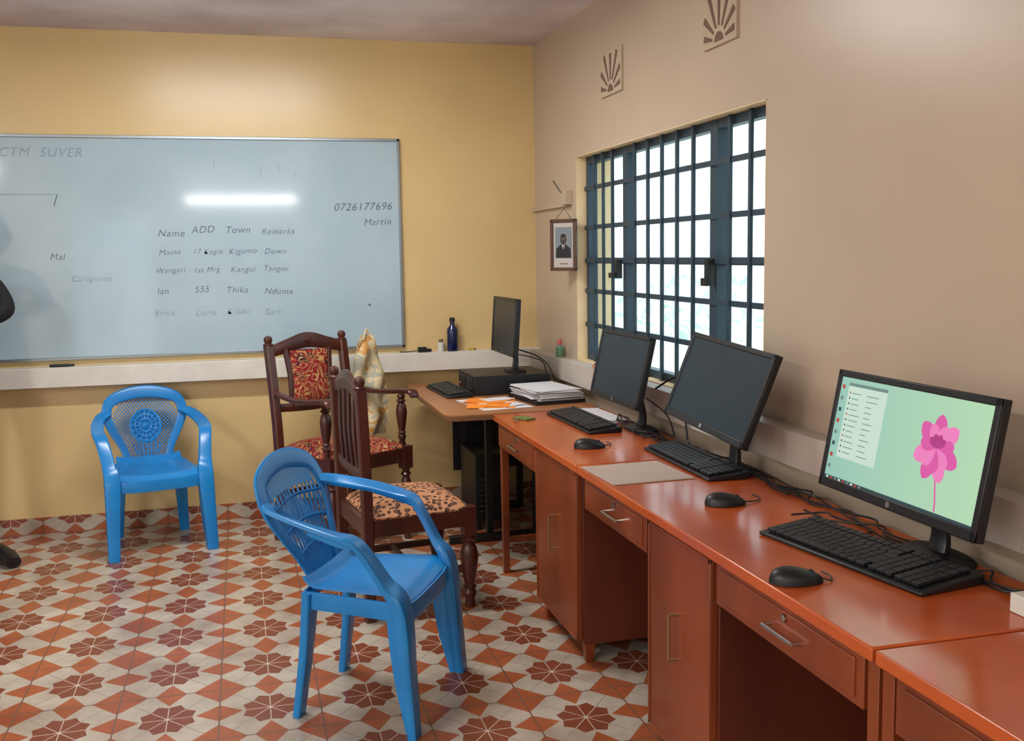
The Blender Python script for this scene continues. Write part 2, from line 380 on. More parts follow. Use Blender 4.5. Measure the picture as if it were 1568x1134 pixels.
m.add([(-.01,-.0035,.0),(.01,-.0035,0),(0,-.0035,-.04)],[(0,1,2)],M_paper);m.add([(-.003,-.004,-.004),(.003,-.004,-.004),(.004,-.004,-.035),(0,-.004,-.042),(-.004,-.004,-.035)],[(0,1,2,3,4)],Mph)
disc(m,0,.03,.02,.028,-.004,Mfc);disc(m,0,.051,.016,.007,-.0045,Mph)
disc(m,-.007,.033,.003,.0016,-.005,M_paper);disc(m,.007,.033,.003,.0016,-.005,M_paper);disc(m,0,.016,.007,.0018,-.005,Mph)
m.box((0,-.001,-.1),(.05,.001,.006),M_dark)
m.obj('photograph',pf,smooth=False)
MB().tube([(-.05,.0,h/2),(0,.01,h/2+.055),(.05,.0,h/2)],.0015,M_blk,1).obj('cord',pf)

# ---------------------------------------------------------------- plastic armchairs
def plastic(name,loc,rz,sc,style,lean=1.0):
    g=grp(name,loc,rz,sc=sc);m=MB()
    def seat(u,v):
        U=2*u-1;hw=.235-.045*v;y=-.245+.455*v
        z=.43-.014*(1-U*U)*math.sin(math.pi*min(1,v*1.1))+.012*abs(U)**3
        if v<.14: z-=((.14-v)/.14)**2*.028
        if v>.88: z+=((v-.88)/.12)**2*.03
        return(U*hw*(1-.06*max(0,.12-v)/.12),y,z)
    m.sheet(seat,20,18,.008,M_blue)
    # apron under the seat
    m.sweep([(-.2,.19,.40),(-.218,0,.396),(-.238,-.2,.392),(-.2,-.252,.382),(0,-.262,.38),(.2,-.252,.382),(.238,-.2,.392),(.218,0,.396),(.2,.19,.40)],(0,0,1),.014,[.06,.06,.06,.062,.062,.062,.06,.06,.06],M_blue,6,8,.4)
    m.sweep([(-.2,.195,.41),(0,.205,.41),(.2,.195,.41)],(0,0,1),.012,.05,M_blue,6,8,.4)
    # back frame: slat - side - crest - side - slat
    Y=lambda z:.205+lean*.42*max(0,z-.45)
    R=[(.115,.2,.43),(.145,Y(.52),.52),(.198,Y(.62),.62),(.226,Y(.70),.70),(.20,Y(.775),.775),(.11,Y(.812),.812)]
    P=R+[(0,Y(.825),.824)]+[(-x,y,z) for x,y,z in R[::-1]]
    Ny=[(0,-.92,.38)]*13
    m.sweep(P,Ny,[.04,.044,.05,.058,.064,.07,.072,.07,.064,.058,.05,.044,.04],[.014]*3+[.02]*7+[.014]*3,M_blue,7,12,.45)
    for s in(-1,1):
        q=lean
        arm=[(.21*s,Y(.715),.715),(.262*s,.10*q+.165,.70),(.295*s,.06*q+.06,.675),(.304*s,.06*q-.06,.652),(.298*s,.05*q-.13,.632),(.286*s,.045*q-.172,.585),(.270*s,.03*q-.222,.49),(.262*s,-.245,.41),(.270*s,-.268,.2),(.278*s,-.288,0)]
        NN=[(0,-.5,.85),(-.35*s,-.3,.9),(-.25*s,0,1),(-.15*s,0,1),(0,-.35,.93),(0,-.9,.4),(0,-1,0),(0,-1,0),(0,-1,0),(0,-1,0)]
        m.sweep(arm,NN,[.05,.06,.07,.074,.074,.072,.076,.09,.076,.064],[.018,.018,.018,.018,.022,.026,.03,.052,.046,.038],M_blue,6,12,.35)
        m.sweep([(.300*s,.06*q+.04,.66),(.309*s,.06*q-.06,.636),(.303*s,.05*q-.125,.616)],(1,0,0),.03,.008,M_blue,4,8,.5)
        m.sweep([(.232*s,-.205,.40),(.238*s,-.22,.2),(.252*s,-.262,.004)],(1,0,0),[.085,.065,.04],[.018,.016,.014],M_blue,4,8,.45)
        m.sweep([(.178*s,.185,.425),(.188*s,.208,.22),(.2*s,.245,0)],(0,-1,0),[.09,.07,.058],[.042,.038,.034],M_blue,5,12,.4)
    # back panel
    def yb(x,z): return Y(z)+.018*(1-(x/.2)**2)
    def hw(z):
        if z<.66: return .105+.1*(z-.45)/.21
        return .205*math.sqrt(max(0,1-((z-.66)/.165)**2))
    if style=='medallion':
        c=(0,.63)
        for q in range(-20,21):
            for sgn in(-1,1):
                pts=[]
                for i in range(41):
                    z=.455+i*.009;x=q*.022+sgn*(z-.63)*1.0
                    ok=abs(x)<hw(z)*.97 and math.hypot(x-c[0],z-c[1])>.085
                    if ok: pts.append((x,yb(x,z),z))
                    elif len(pts)>2: m.sweep([pts[0],pts[-1]],(0,1,0),.0055,.004,M_blue,1,4,1);pts=[]
                    else: pts=[]
                if len(pts)>2: m.sweep([pts[0],pts[-1]],(0,1,0),.0055,.004,M_blue,1,4,1)
        for r,t in((.09,.014),(.062,.009),(.036,.009)):
            m.sweep([(x,yb(x,z)-.004,z) for x,_,z in ring(c,r,0,24)],(0,1,0),t,.01,M_blue,1,6,.7)
        m.add([(.086*math.cos(2*math.pi*i/28),yb(0,.63+.086*math.sin(2*math.pi*i/28))+.002,c[1]+.086*math.sin(2*math.pi*i/28)) for i in range(28)],[tuple(range(28))],M_blue)
        m.lathe([(.02,0),(.018,.008),(.008,.012)],(0,0,0),M_blue,16,Matrix.Translation((0,yb(0,.63)-.002,.63))@Matrix.Rotation(math.pi/2,4,'X'))
        for i in range(16):
            a=2*math.pi*i/16;ca,sa=math.cos(a),math.sin(a)
            m.sweep([(.036*ca,yb(0,.63+.036*sa)-.003,.63+.036*sa),(.088*ca,yb(0,.63+.088*sa)-.003,.63+.088*sa)],(0,1,0),.009,.008,M_blue,1,6,.7)
        for i in range(-3,4):
            m.sweep([(i*.016,yb(0,.455),.445),(i*.024,yb(0,.5)-.003,.5),(i*.026,yb(0,.55),.56-.004*i*i)],(0,1,0),.010,.006,M_blue,3,6,.7)
    else:
        def solid(u,v):
            x=(2*u-1)*.17;z=.725+.08*v-.25*x*x;return(x,yb(x,z)-.002,z)
        m.sheet(solid,12,4,.006,M_blue)
        m.sheet(lambda u,v:((2*u-1)*.11,yb((2*u-1)*.11,.45+.06*v),.44+.07*v),10,4,.006,M_blue)
        for i in range(-6,7):
            pts=[]
            for j in range(13):
                z=.45+j*.026;x=i*(.017+.012*min(1,(z-.45)/.25))+.006*math.sin(j*1.05+i)
                if abs(x)<hw(z): pts.append((x,yb(x,z),z))
            if len(pts)>2: m.sweep(pts,(0,1,0),[.020+.009*math.sin(k*1.05) for k in range(len(pts))],.006,M_blue,2,6,.6)
        for z in(.52,.6,.68):
            m.sweep([(-hw(z),yb(hw(z),z),z),(0,yb(0,z),z+.02),(hw(z),yb(hw(z),z),z)],(0,0,1),.006,.012,M_blue,5,6,.6)
    m.obj('shell',g)
    return g
plastic('plastic_armchair',(-.495,5.605,0),math.radians(12),(.87,.90,.955),'medallion',.55)
plastic('plastic_armchair.001',(.383,3.365,0),math.radians(62),(.96,.80,.99),'slots',1.25)

# ---------------------------------------------------------------- wooden chairs
def turned(h,r): # profile from floor up
    k=[(0,.55),(.03,.62),(.08,.5),(.14,.78),(.18,.55),(.2,.8),(.22,.55),(.35,.85),(.5,1.05),(.6,.85),(.64,.55),(.67,.95),(.7,.55),(.73,.8),(.76,.62)]
    return [(r*b,h*a) for a,b in k]
def wchair(name,loc,rz,seatm,w,d,top,arms,armz=.77,sz=.5,lr=.03,lean=.06,foot=.03):
    g=grp(name,loc,rz);m=MB();hx=w/2
    for s in(-1,1):
        x=hx*s
        m.sweep([(x,d/2+foot,0),(x,d/2,.25),(x,d/2,sz),(x,d/2+lean*.42,sz+.25),(x,d/2+lean,top-.06)],(0,1,0),.046,.046,M_wood,5,8,.35)
        m.lathe([(.024,0),(.028,.012),(.018,.02),(.024,.035),(.02,.05),(.006,.058)],(x,d/2+lean+.002,top-.065),M_wood,14)
        lh=sz-.14
        m.lathe(turned(lh/.76,lr),(x,-d/2,0),M_wood,16);m.box((x,-d/2,sz-.095),(.055,.055,.12),M_wood)
        m.box((x,0,sz-.085),(.026,d,.07),M_wood)
        m.box((x,0,.17),(.022,d,.028),M_wood)
        if arms:
            L=armz-sz+.04;m.lathe([(b*.9,a) for b,a in turned(L/.76*.96,.032)],(x*1.02,-d/2+.03,sz-.04),M_wood,16)
            m.sweep([(x,d/2+.02,armz+.01),(x*1.04,d/4,armz-.008),(x*1.08,-.02,armz-.012),(x*1.1,-d/2+.04,armz+.004),(x*1.12,-d/2-.03,armz+.006),(x*1.12,-d/2-.055,armz-.02)],(0,0,1),[.035,.042,.05,.055,.06,.05],[.028,.026,.026,.028,.03,.02],M_wood,6,12,.6)
    m.box((0,-d/2,sz-.085),(w,.03,.07),M_wood);m.box((0,d/2,sz-.085),(w,.026,.07),M_wood)
    m.box((0,0,.17),(w,.022,.028),M_wood);m.box((0,d/2+.005,.25),(w,.02,.03),M_wood)
    yt=lambda z:d/2+lean*max(0,(z-sz))/(top-sz)+.002
    zc=top-.085
    # shaped crest rail and lower rail
    m.sweep([(-hx,yt(zc),zc-.01),(-hx*.5,yt(zc),zc+.02),(0,yt(zc),zc+.042),(hx*.5,yt(zc),zc+.02),(hx,yt(zc),zc-.01)],(0,1,0),[.06,.07,.085,.07,.06],.024,M_wood,6,10,.4)
    m.lathe([(.02,0),(.016,.008),(.004,.01)],(0,0,0),M_wood,14,Matrix.Translation((0,yt(zc)-.012,zc+.045))@Matrix.Rotation(math.pi/2,4,'X'))
    zl=sz+.17 if arms else sz+.14
    m.sweep([(-hx,yt(zl),zl),(0,yt(zl),zl-.012),(hx,yt(zl),zl)],(0,1,0),.045,.022,M_wood,5,8,.4)
    if arms:
        for s in(-1,1): m.sweep([(s*.13,yt(zl),zl),(s*.125,yt(.85)-.004,(zl+zc)/2),(s*.14,yt(zc),zc)],(0,1,0),.026,.024,M_wood,5,8,.4)
    else:
        for q in(-1.5,-.5,.5,1.5): m.sweep([(q*.085,yt(zl),zl),(q*.08,yt((zl+zc)/2)+.008,(zl+zc)/2),(q*.085,yt(zc),zc)],(0,1,0),[.03,.045,.03],.014,M_wood,5,8,.4)
    m.obj('frame',g)
    c=MB()
    def cush(u,v):
        U,V=2*u-1,2*v-1
        return(U*(w/2+.012),V*(d/2+.0)-.012,sz-.045+.055*(1-U**6)*(1-V**6)*(1-.25*(U*U+V*V)/2))
    c.sheet(cush,22,22,.006,seatm);c.box((0,-.012,sz-.047),(w+.02,d,.012),seatm);c.obj('seat_cushion',g)
    if arms:
        c=MB()
        for sgn in(-1,1):
            def pad(u,v,sgn=sgn):
                U,V=2*u-1,2*v-1;zz=(zl+zc)/2+V*(zc-zl)/2*.93
                return(U*.118,yt(zz)+sgn*(.008+.022*(1-U**4)*(1-V**4)),zz)
            c.sheet(pad,12,16,.003,M_flo)
        c.obj('back_cushion',g)
    return g
wchair('wooden_armchair',(.475,5.37,0),math.radians(30),M_flo,.47,.48,1.10,True,.785,.54)
wchair('wooden_dining_chair',(.64,4.34,0),math.radians(98),M_leo,.45,.44,1.03,False,sz=.475,lr=.038,lean=.012,foot=0)
# carrier bag hanging on the armchair post
def bag(u,v):
    x=(2*u-1)*(.035+.095*math.sin(min(1,v*1.25)*math.pi/2)*(1-.25*max(0,v-.8)*5))
    z=-.56*v
    y=.02*math.sin(u*11+v*5)*min(1,v*2)+.012*math.sin(v*17+u*4)
    return(x,y,z)
m=MB();m.sheet(bag,22,30,.002,M_bag)
m.sheet(lambda u,v:(bag(u,v)[0]*.98,bag(u,v)[1]*-.6+.05*math.sin(math.pi*u)*min(1,v*1.6)+.01,bag(u,v)[2]),22,30,.002,M_bag)
m.tube([(-.02,0,-.03),(0,.0,.03),(.02,.0,-.03)],.006,M_bag);m.obj('carrier_bag',loc=(.65,5.59,1.075),rz=math.radians(25))

# ---------------------------------------------------------------- corner table
def rr(x0,y0,x1,y1,r,z0,z1,mt,m):
    pts=[]
    for cx,cy,a0 in((x0,y0,180),(x1,y0,270),(x1,y1,0),(x0,y1,90)):
        ox=cx+r if cx==x0 else cx-r;oy=cy+r if cy==y0 else cy-r
        for k in range(7): a=math.radians(a0+15*k);pts.append((ox+r*math.cos(a),oy+r*math.sin(a)))
    n=len(pts);vs=[(x,y,z0) for x,y in pts]+[(x,y,z1) for x,y in pts]
    m.add(vs,[tuple(range(n))[::-1],tuple(range(n,2*n))]+[(i,(i+1)%n,n+(i+1)%n,n+i) for i in range(n)],mt)
tg=grp('computer_table')
m=MB();rr(.90,4.64,1.66,5.90,.07,.722,DT,M_tbl,m);rr(.898,4.638,1.662,5.902,.07,.726,.744,mat('table_edge',(120,82,52),.4),m)
m.obj('table_top',tg)
m=MB()
for x,y in((1.22,5.15),(1.46,5.08),(1.22,5.75),(1.55,5.75)): m.box((x,y,.36),(.035,.035,.72),M_bmetal)
m.box((1.24,5.10,.02),(.50,.04,.04),M_bmetal);m.box((1.3,5.75,.02),(.50,.04,.04),M_bmetal);m.box((1.22,5.45,.70),(.03,.6,.04),M_bmetal);m.box((1.3,5.12,.69),(.55,.03,.05),M_bmetal);m.box((1.35,5.75,.4),(.4,.012,.3),M_bmetal)
m.obj('metal_frame',tg,.002)

# ---------------------------------------------------------------- desks
def handle(m,y,z,vert=False,L=.13):
    x=1.135
    if vert: P=[(x,y,z-L/2),(x-.028,y,z-L/2),(x-.028,y,z+L/2),(x,y,z+L/2)]
    else: P=[(x,y-L/2,z),(x-.026,y-L/2,z),(x-.026,y+L/2,z),(x,y+L/2,z)]
    for a,b in zip(P,P[1:]): m.sweep([a,b],(.3,.4,.8),.009,.009,M_brass if vert else M_metal,1,8,1)
def desk(name,y0,y1,segs):
    g=grp(name);m=MB()
    m.b2((1.12,y0+.003,.72),(1.668,y1-.003,DT),M_top);m.obj('desk_top',g,.004)
    m=MB();hd=MB()
    for kind,a,b in segs:
        lo,hi=min(a,b)+.004,max(a,b)-.004;yc=(lo+hi)/2
        if kind=='drawer':
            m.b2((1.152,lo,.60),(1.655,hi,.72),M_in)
            m.b2((1.136,lo+.004,.604),(1.152,hi-.004,.718),M_front)
            m.b2((1.131,lo+.03,.620),(1.138,hi-.03,.702),M_front)
            handle(hd,yc-.03,.655)
            hd.lathe([(.009,0),(.009,.006),(.004,.008)],(0,0,0),M_metal,12,Matrix.Translation((1.13,yc-.03,.69))@Matrix.Rotation(-math.pi/2,4,'Y'))
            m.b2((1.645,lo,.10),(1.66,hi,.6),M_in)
        if kind=='cabinet':
            m.b2((1.152,lo,.075),(1.66,hi,.72),M_side)
            m.b2((1.134,lo+.012,.085),(1.152,hi-.012,.712),M_front)
            for zz in(.085,.70): m.b2((1.130,lo+.012,zz),(1.136,hi-.012,zz+.012),M_front)
            for yy in(lo+.012,hi-.024): m.b2((1.130,yy,.085),(1.136,yy+.012,.712),M_front)
            handle(hd,yc-.0,.43,True)
            for yy in(lo+.03,hi-.03):
                for xx in(1.18,1.63): m.box((xx,yy,.038),(.04,.04,.076),M_front,taper=.7)
        if kind=='leg':
            for xx in(1.155,1.64) if not b else (1.64,): m.box((xx,a,.36),(.036,.036,.72),M_front,taper=.8)
            if not b: m.box((1.40,a,.16),(.47,.02,.03),M_front)
    m.obj('carcass',g,.002);hd.obj('handles',g)
    return g
desk('office_desk',3.385,4.62,[('leg',4.55,0),('drawer',4.59,3.96),('cabinet',3.96,3.40)])
desk('office_desk.001',1.615,3.38,[('leg',3.36,1),('drawer',3.345,2.76),('cabinet',2.76,2.31),('drawer',2.31,1.655),('leg',1.635,0)])
desk('office_desk.002',-.1,1.61,[('leg',1.588,0),('drawer',1.57,1.0),('cabinet',1.0,.5),('drawer',.5,-.06),('leg',-.08,0)])

# ---------------------------------------------------------------- monitors
def monitor(name,loc,rz,w,h,zc,tilt,basex=.10,on=False,bw=.22,roll=0):
    """loc: desk point below the screen centre; local -y is the viewing side"""
    g=grp(name,loc,rz);s=grp('screen_head',(0,0,zc));s.parent=g;s.rotation_euler=(-tilt,roll,0)
    m=MB();bz=.018
    m.box((0,.012,0),(w,.022,h),M_blk)
    m.box((0,.028,0),(w*.8,.02,h*.75),M_blk);m.box((0,.042,-.01),(w*.4,.02,h*.45),M_blk)
    for a in(-1,1): m.box((a*(w/2-bz/2),-.001,0),(bz,.008,h),M_blk)
    m.box((0,-.001,h/2-bz/2),(w,.008,bz),M_blk);m.box((0,-.001,-h/2+bz*.7),(w,.008,bz*1.4),M_blk)
    disc(m,0,-h/2+.013,.008,.008,-.0056,M_metal);m.obj('casing',s,.003)
    c=MB();W2,H2=w/2-bz,h/2-bz
    if not on:
        c.box((0,.0,.004),(2*W2,.003,2*H2),M_blkg);c.obj('display',s,smooth=False)
    else:
        mt,nt,b=nm('desktop_wallpaper');k=N(nt);tc=nt.nodes.new('ShaderNodeTexCoord');sp=nt.nodes.new('ShaderNodeSeparateXYZ');nt.links.new(tc.outputs['Object'],sp.inputs[0])
        f=k.m('MULTIPLY_ADD',sp.outputs[0],1.6,.5);cl=nt.nodes.new('ShaderNodeClamp');nt.links.new(f,cl.inputs[0])
        col=k.mix(cl.outputs[0],lin((144,192,178)),lin((178,216,176)))
        b.inputs['Base Color'].default_value=(.01,.01,.01,1);nt.links.new(col,b.inputs['Emission Color']);b.inputs['Emission Strength'].default_value=1.0;b.inputs['Roughness'].default_value=.3
        c.box((0,.0,.004),(2*W2,.003,2*H2),mt)
        y=-.0022;Ew=emis('ui_panel',(204,226,208),.95);Eg=emis('ui_line',(120,150,140),.8);Eb=emis('ui_bar',(60,84,90),.7);Er=emis('ui_icon',(200,70,60),.8)
        def q(x0,z0,x1,z1,mt,yy=y): c.add([(x0,yy,z0),(x1,yy,z0),(x1,yy,z1),(x0,yy,z1)],[(0,1,2,3)],mt)
        q(-W2+.036,-.07,-W2+.20,H2-.012,Ew);q(-W2+.036,H2-.02,-W2+.20,H2-.012,Eg,y-.0002)
        for i in range(12):
            z=H2-.04-i*.014;q(-W2+.045,z,-W2+.050,z+.005,Er if i%4==0 else Eb,y-.0003);q(-W2+.056,z+.001,-W2+.056+random.uniform(.03,.05),z+.003,Eg,y-.0003)
            q(-W2+.12,z+.001,-W2+.12+random.uniform(.02,.05),z+.003,Eg,y-.0003)
        for i in range(8): q(-W2+.008,H2-.03-i*.03,-W2+.020,H2-.02-i*.03,[Er,Eg,Eb][i%3])
        q(-W2,-H2+.004,W2,-H2+.014,Eb)
        for i in range(9): q(-W2+.01+i*.018,-H2+.006,-W2+.02+i*.018,-H2+.012,[Ew,Er,Eg][i%3],y-.0003)
        P1=emis('lotus_pink',(218,90,164),1.0);P2=emis('lotus_light',(236,128,188),1.0);P3=emis('lotus_dark',(178,60,130),1.0)
        cx,cz=.128,.018
        def petal(a,L,wd,mt,yy):
            u=Vector((math.sin(a),math.cos(a)));v=Vector((u.y,-u.x));pts=[]
            for i in range(17):
                t=i/16;pts.append((u*L*t,wd*(math.sin(math.pi*min(1,t**1.5)))**.65 if 0<t<1 else 0))
            o=[p+v*r for p,r in pts]+[p-v*r for p,r in pts[::-1]]
            c.add([(cx+p.x,yy,cz+p.y) for p in o],[tuple(range(len(o)))],mt)
        for i,a in enumerate((0,50,112,158,202,248,310)): petal(math.radians(a),.08 if a else .078,.021,P2 if i%2 else P1,y-.0002-i*.00002)
        for i,a in enumerate((25,80,135,180,225,280,335)): petal(math.radians(a),.058,.017,P1 if i%2 else P2,y-.0006-i*.00002)
        for i,a in enumerate((-50,-18,18,50)): petal(math.radians(a),.034,.009,P3,y-.001-i*.00002)
        st=[(cx+.012,cz-.06),(cx+.02,cz-.09),(cx+.028,cz-.12),(cx+.03,-H2+.016)]
        for (a,b_),(c_,d) in zip(st,st[1:]): c.add([(a-.0025,y-.0001,b_),(a+.0025,y-.0001,b_),(c_+.0025,y-.0001,d),(c_-.0025,y-.0001,d)],[(0,1,2,3)],P1)
        c.obj('display',s,smooth=False)
    m=MB()
    m.sweep([(0,basex,.012),(0,basex+.005,.08),(0,.06,zc-.02)],(0,1,0),[.07,.055,.06],[.03,.022,.02],M_blk,5,10,.5)
    n=24
    prof=[(1,0),(1,.008),(.9,.015),(.35,.02)]
    vs=[];fs=[]
    for r,z in prof:
        for i in range(n): a=2*math.pi*i/n;vs.append((bw/2*r*math.copysign(abs(math.cos(a))**.7,math.cos(a)),basex+.055*r*math.copysign(abs(math.sin(a))**.7,math.sin(a)),z))
    for j in range(3):
        for i in range(n): a=j*n+i;b_=j*n+(i+1)%n;fs.append((a,b_,b_+n,a+n))
    fs.append(tuple(range(n)));fs.append(tuple(3*n+i for i in range(n)));m.add(vs,fs,M_blk)
    m.obj('stand',g)
    return g
R90=-math.pi/2
Z=DT+.0008
monitor('computer_monitor',(1.495,2.065,Z),R90,.60,.31,1.032-Z,math.radians(11),.112,True)
monitor('computer_monitor.001',(1.54,3.13,Z),R90,.60,.315,1.045-Z,math.radians(21),.068,False,.2,math.radians(3))
monitor('computer_monitor.002',(1.51,3.975,Z),R90,.55,.295,1.024-Z,math.radians(12.5),.098)
monitor('computer_monitor.003',(1.385,5.42,.856),R90,.50,.31,1.11-.856,math.radians(4),.06,bw=.18)

# ---------------------------------------------------------------- keyboards / mice / pc
def keyboard(name,loc,rz,L,D):
    g=grp(name,loc,rz);m=MB()
    # wedge body, local x = length, local -y = user side
    vs=[(-L/2,-D/2,0),(L/2,-D/2,0),(L/2,D/2,0),(-L/2,D/2,0),(-L/2,-D/2,.010),(L/2,-D/2,.010),(L/2,D/2,.026),(-L/2,D/2,.026)]
    m.add(vs,[(3,2,1,0),(4,5,6,7),(0,1,5,4),(1,2,6,5),(2,3,7,6),(3,0,4,7)],M_blk);m.obj('body',g,.004)
    k=MB();kw=L*.94/21.5;sl=math.atan2(.016,D)
    for r in range(6):
        y=-D/2+D*.14+r*(D*.76/5.6)+(.004 if r==5 else 0);z=.010+.016*(y+D/2)/D+.003
        x=-L/2+L*.03
        cells=[(1.4 if r in(1,2,3) else 1)]+[1]*12+[1.6 if r!=0 else 1]
        if r==0: cells=[1.3,1.1,1.3,6,1.3,1.1,1.1,1.3]
        for cw in cells+[0,-1,1,1,1,-1,1,1,1,1]:
            if cw==-1: x+=kw*.35;continue
            if cw==0: x=-L/2+L*.03+kw*14.6;continue
            if x+kw*cw<L/2-L*.01: k.box((x+kw*cw/2,y,z+.003),(kw*cw-.003,D*.76/5.6-.003,.008),M_key,(sl,0,0))
            x+=kw*cw
    k.obj('keys',g,.001)
    return g
keyboard('computer_keyboard',(1.435,2.12,Z),R90+math.radians(9),.56,.19)
keyboard('computer_keyboard.001',(1.525,3.28,Z),R90+math.radians(-1),.58,.15)
keyboard('computer_keyboard.002',(1.435,4.24,Z),R90+math.radians(1),.58,.15)
keyboard('computer_keyboard.003',(1.075,5.46,Z),R90+math.radians(3),.50,.14)
def mouse(name,loc,rz,cable):
    g=grp(name,loc,rz);m=MB()
    def top(u,v):
        a=2*math.pi*u;r=math.sin(v*math.pi/2)
        x=.062*r*math.cos(a);y=.036*r*math.sin(a)*(1-.12*math.cos(a));z=.034*math.cos(v*math.pi/2)**.75*(1-.3*(x/.062))
        return(x,y,z+.0015)
    n=28;vs=[];fs=[];K=9
    for j in range(1,K+1):
        for i in range(n): vs.append(top(i/n,j/K))
    vs.append(top(0,0));t=len(vs)-1
    for j in range(K-1):
        for i in range(n): a=j*n+i;b=j*n+(i+1)%n;fs.append((a,b,b+n,a+n))
    for i in range(n): fs.append((t,i,(i+1)%n))
    fs.append(tuple((K-1)*n+i for i in range(n)));m.add(vs,fs,M_blk)
    m.lathe([(.006,-.004),(.008,-.003),(.008,.003),(.006,.004)],(0,0,0),M_key,12,Matrix.Translation((.033,0,.022))@Matrix.Rotation(math.pi/2,4,'X'))
    m.tube(cable,.002,M_blk);m.obj('mouse_body',g)
a15=math.radians(-12)
mouse('computer_mouse',(1.185,2.0,Z),a15,[(.06,0,.008),(.08,-.005,.004),(.088,.03,.004),(.08,.06,.004)])
mouse('computer_mouse.001',(1.36,2.70,Z),a15,[(.06,0,.008),(.1,.02,.004),(.12,.06,.004),(.11,.10,.004)])
mouse('computer_mouse.002',(1.275,3.68,Z),a15,[(.06,0,.008),(.08,.02,.004),(.09,.05,.004),(.08,.09,.004)])
m=MB();m.b2((1.175,5.26,DT+.001),(1.60,5.66,.855),M_blk)
for i in range(6): m.b2((1.171,5.30,.775+i*.011),(1.176,5.44,.780+i*.011),M_key)
m.b2((1.170,5.48,.81),(1.176,5.62,.835),M_key);m.b2((1.171,5.6,.775),(1.176,5.62,.79),M_metal);m.obj('desktop_computer',bevel=.004)

# ---------------------------------------------------------------- papers
def paper(m,cx,cy,z,w,h,rz,mt,t=.0012):
    m.box((cx,cy,z+t/2),(w,h,t),mt,(0,0,rz))
m=MB();paper(m,0,0,0,.29,.30,.04,M_env,.003);m.add([(-.145,-.15,.0034),(.145,-.14,.0034),(0,-.03,.0038)],[(0,1,2)],M_env);m.obj('brown_envelope',loc=(1.275,3.195,Z),smooth=False)
m=MB();paper(m,0,.02,0,.12,.42,.05,M_paper);paper(m,-.005,.1,.0014,.11,.30,-.06,M_paper);paper(m,.0,.0,.0028,.12,.32,.03,M_paper);m.obj('loose_papers',loc=(1.585,4.375,Z),smooth=False)
m=MB()
for i in range(16): paper(m,random.uniform(-.012,.012),random.uniform(-.018,.018),.018+i*.0032,.24,.34,random.uniform(-.12,.12),M_paper,.003)
m.box((0,0,.009),(.27,.38,.016),M_blk);m.obj('paper_stack',loc=(1.50,5.01,Z),rz=.12,smooth=False)
m=MB();paper(m,0,0,0,.26,.40,.15,M_paper,.002);paper(m,-.01,.01,.0022,.24,.34,-.25,M_org,.003);paper(m,.03,-.05,.0054,.15,.2,.5,M_paper,.002);paper(m,-.02,.06,.0076,.17,.2,.9,M_org,.002)
paper(m,.04,.09,.0098,.16,.1,.3,M_paper,.001);paper(m,.0,-.09,.0078,.12,.14,-.4,M_org,.001);m.obj('orange_folder',loc=(1.205,4.95,Z),smooth=False)
m=MB();m.box((0,0,.004),(.06,.09,.008),mat('green_notebook',(96,112,52),.6),(0,0,.5));m.tube([(-.03,-.02,.008),(-.06,-.05,.006),(-.05,-.09,.004)],.003,M_brass);m.obj('key_bunch',loc=(1.22,4.43,Z),bevel=.001)
# cables lying on the desk behind the monitors
m=MB()
def rndcable(p,q,n,amp,zb=Z+.004):
    pts=[]
    for i in range(n+1):
        t=i/n;pts.append((min(1.655,p[0]+(q[0]-p[0])*t+random.uniform(-amp,amp)),p[1]+(q[1]-p[1])*t+random.uniform(-amp,amp),zb+random.uniform(0,.012)))
    m.tube(pts,.003,M_blk,5,6)
for i in range(5): rndcable((1.61,4.3),(1.58,3.5),8,.05)
for i in range(4): rndcable((1.62,3.6),(1.62,2.72),7,.04)
for i in range(3): rndcable((1.63,2.8),(1.60,2.1),7,.035)
for i in range(3): rndcable((1.60,2.0),(1.60,1.75),4,.035)
for i in range(2): rndcable((1.50,2.5),(1.60,2.3),4,.05)
m.tube([(1.60,3.8,.95),(1.66,3.72,1.0),(1.66,3.66,.9),(1.65,3.6,.77)],.004,M_blk);m.tube([(1.60,3.9,.9),(1.65,3.8,.84),(1.64,3.7,.77)],.003,M_blk)
m.obj('cable_tangle')
m=MB();m.tube([(1.45,5.42,.98),(1.56,5.38,.94),(1.62,5.34,.88),(1.64,5.30,.8),(1.64,5.24,Z+.006)],.004,M_blk);m.tube([(1.45,5.45,.95),(1.62,5.5,.9),(1.64,5.45,.82),(1.645,5.3,Z+.006)],.003,M_blk);m.obj('monitor_cable')
m=MB();m.box((0,0,.02),(.08,.14,.04),M_ledge)
for yy in(-.04,0.04): m.box((0,yy,.041),(.04,.03,.003),M_blk)
m.obj('extension_socket',bevel=.005,loc=(1.545,1.635,Z))
# dark computer unit on the floor under the corner table
m=MB();m.b2((1.18,5.3,.05),(1.36,5.68,.42),M_blk)
for i in range(7): m.b2((1.2,5.294,.1+i*.03),(1.34,5.301,.112+i*.03),M_key)
for a,b_ in((1.2,5.33),(1.34,5.33),(1.2,5.65),(1.34,5.65)): m.box((a,b_,.025),(.03,.03,.05),M_blk)
m.obj('computer_tower',bevel=.005)

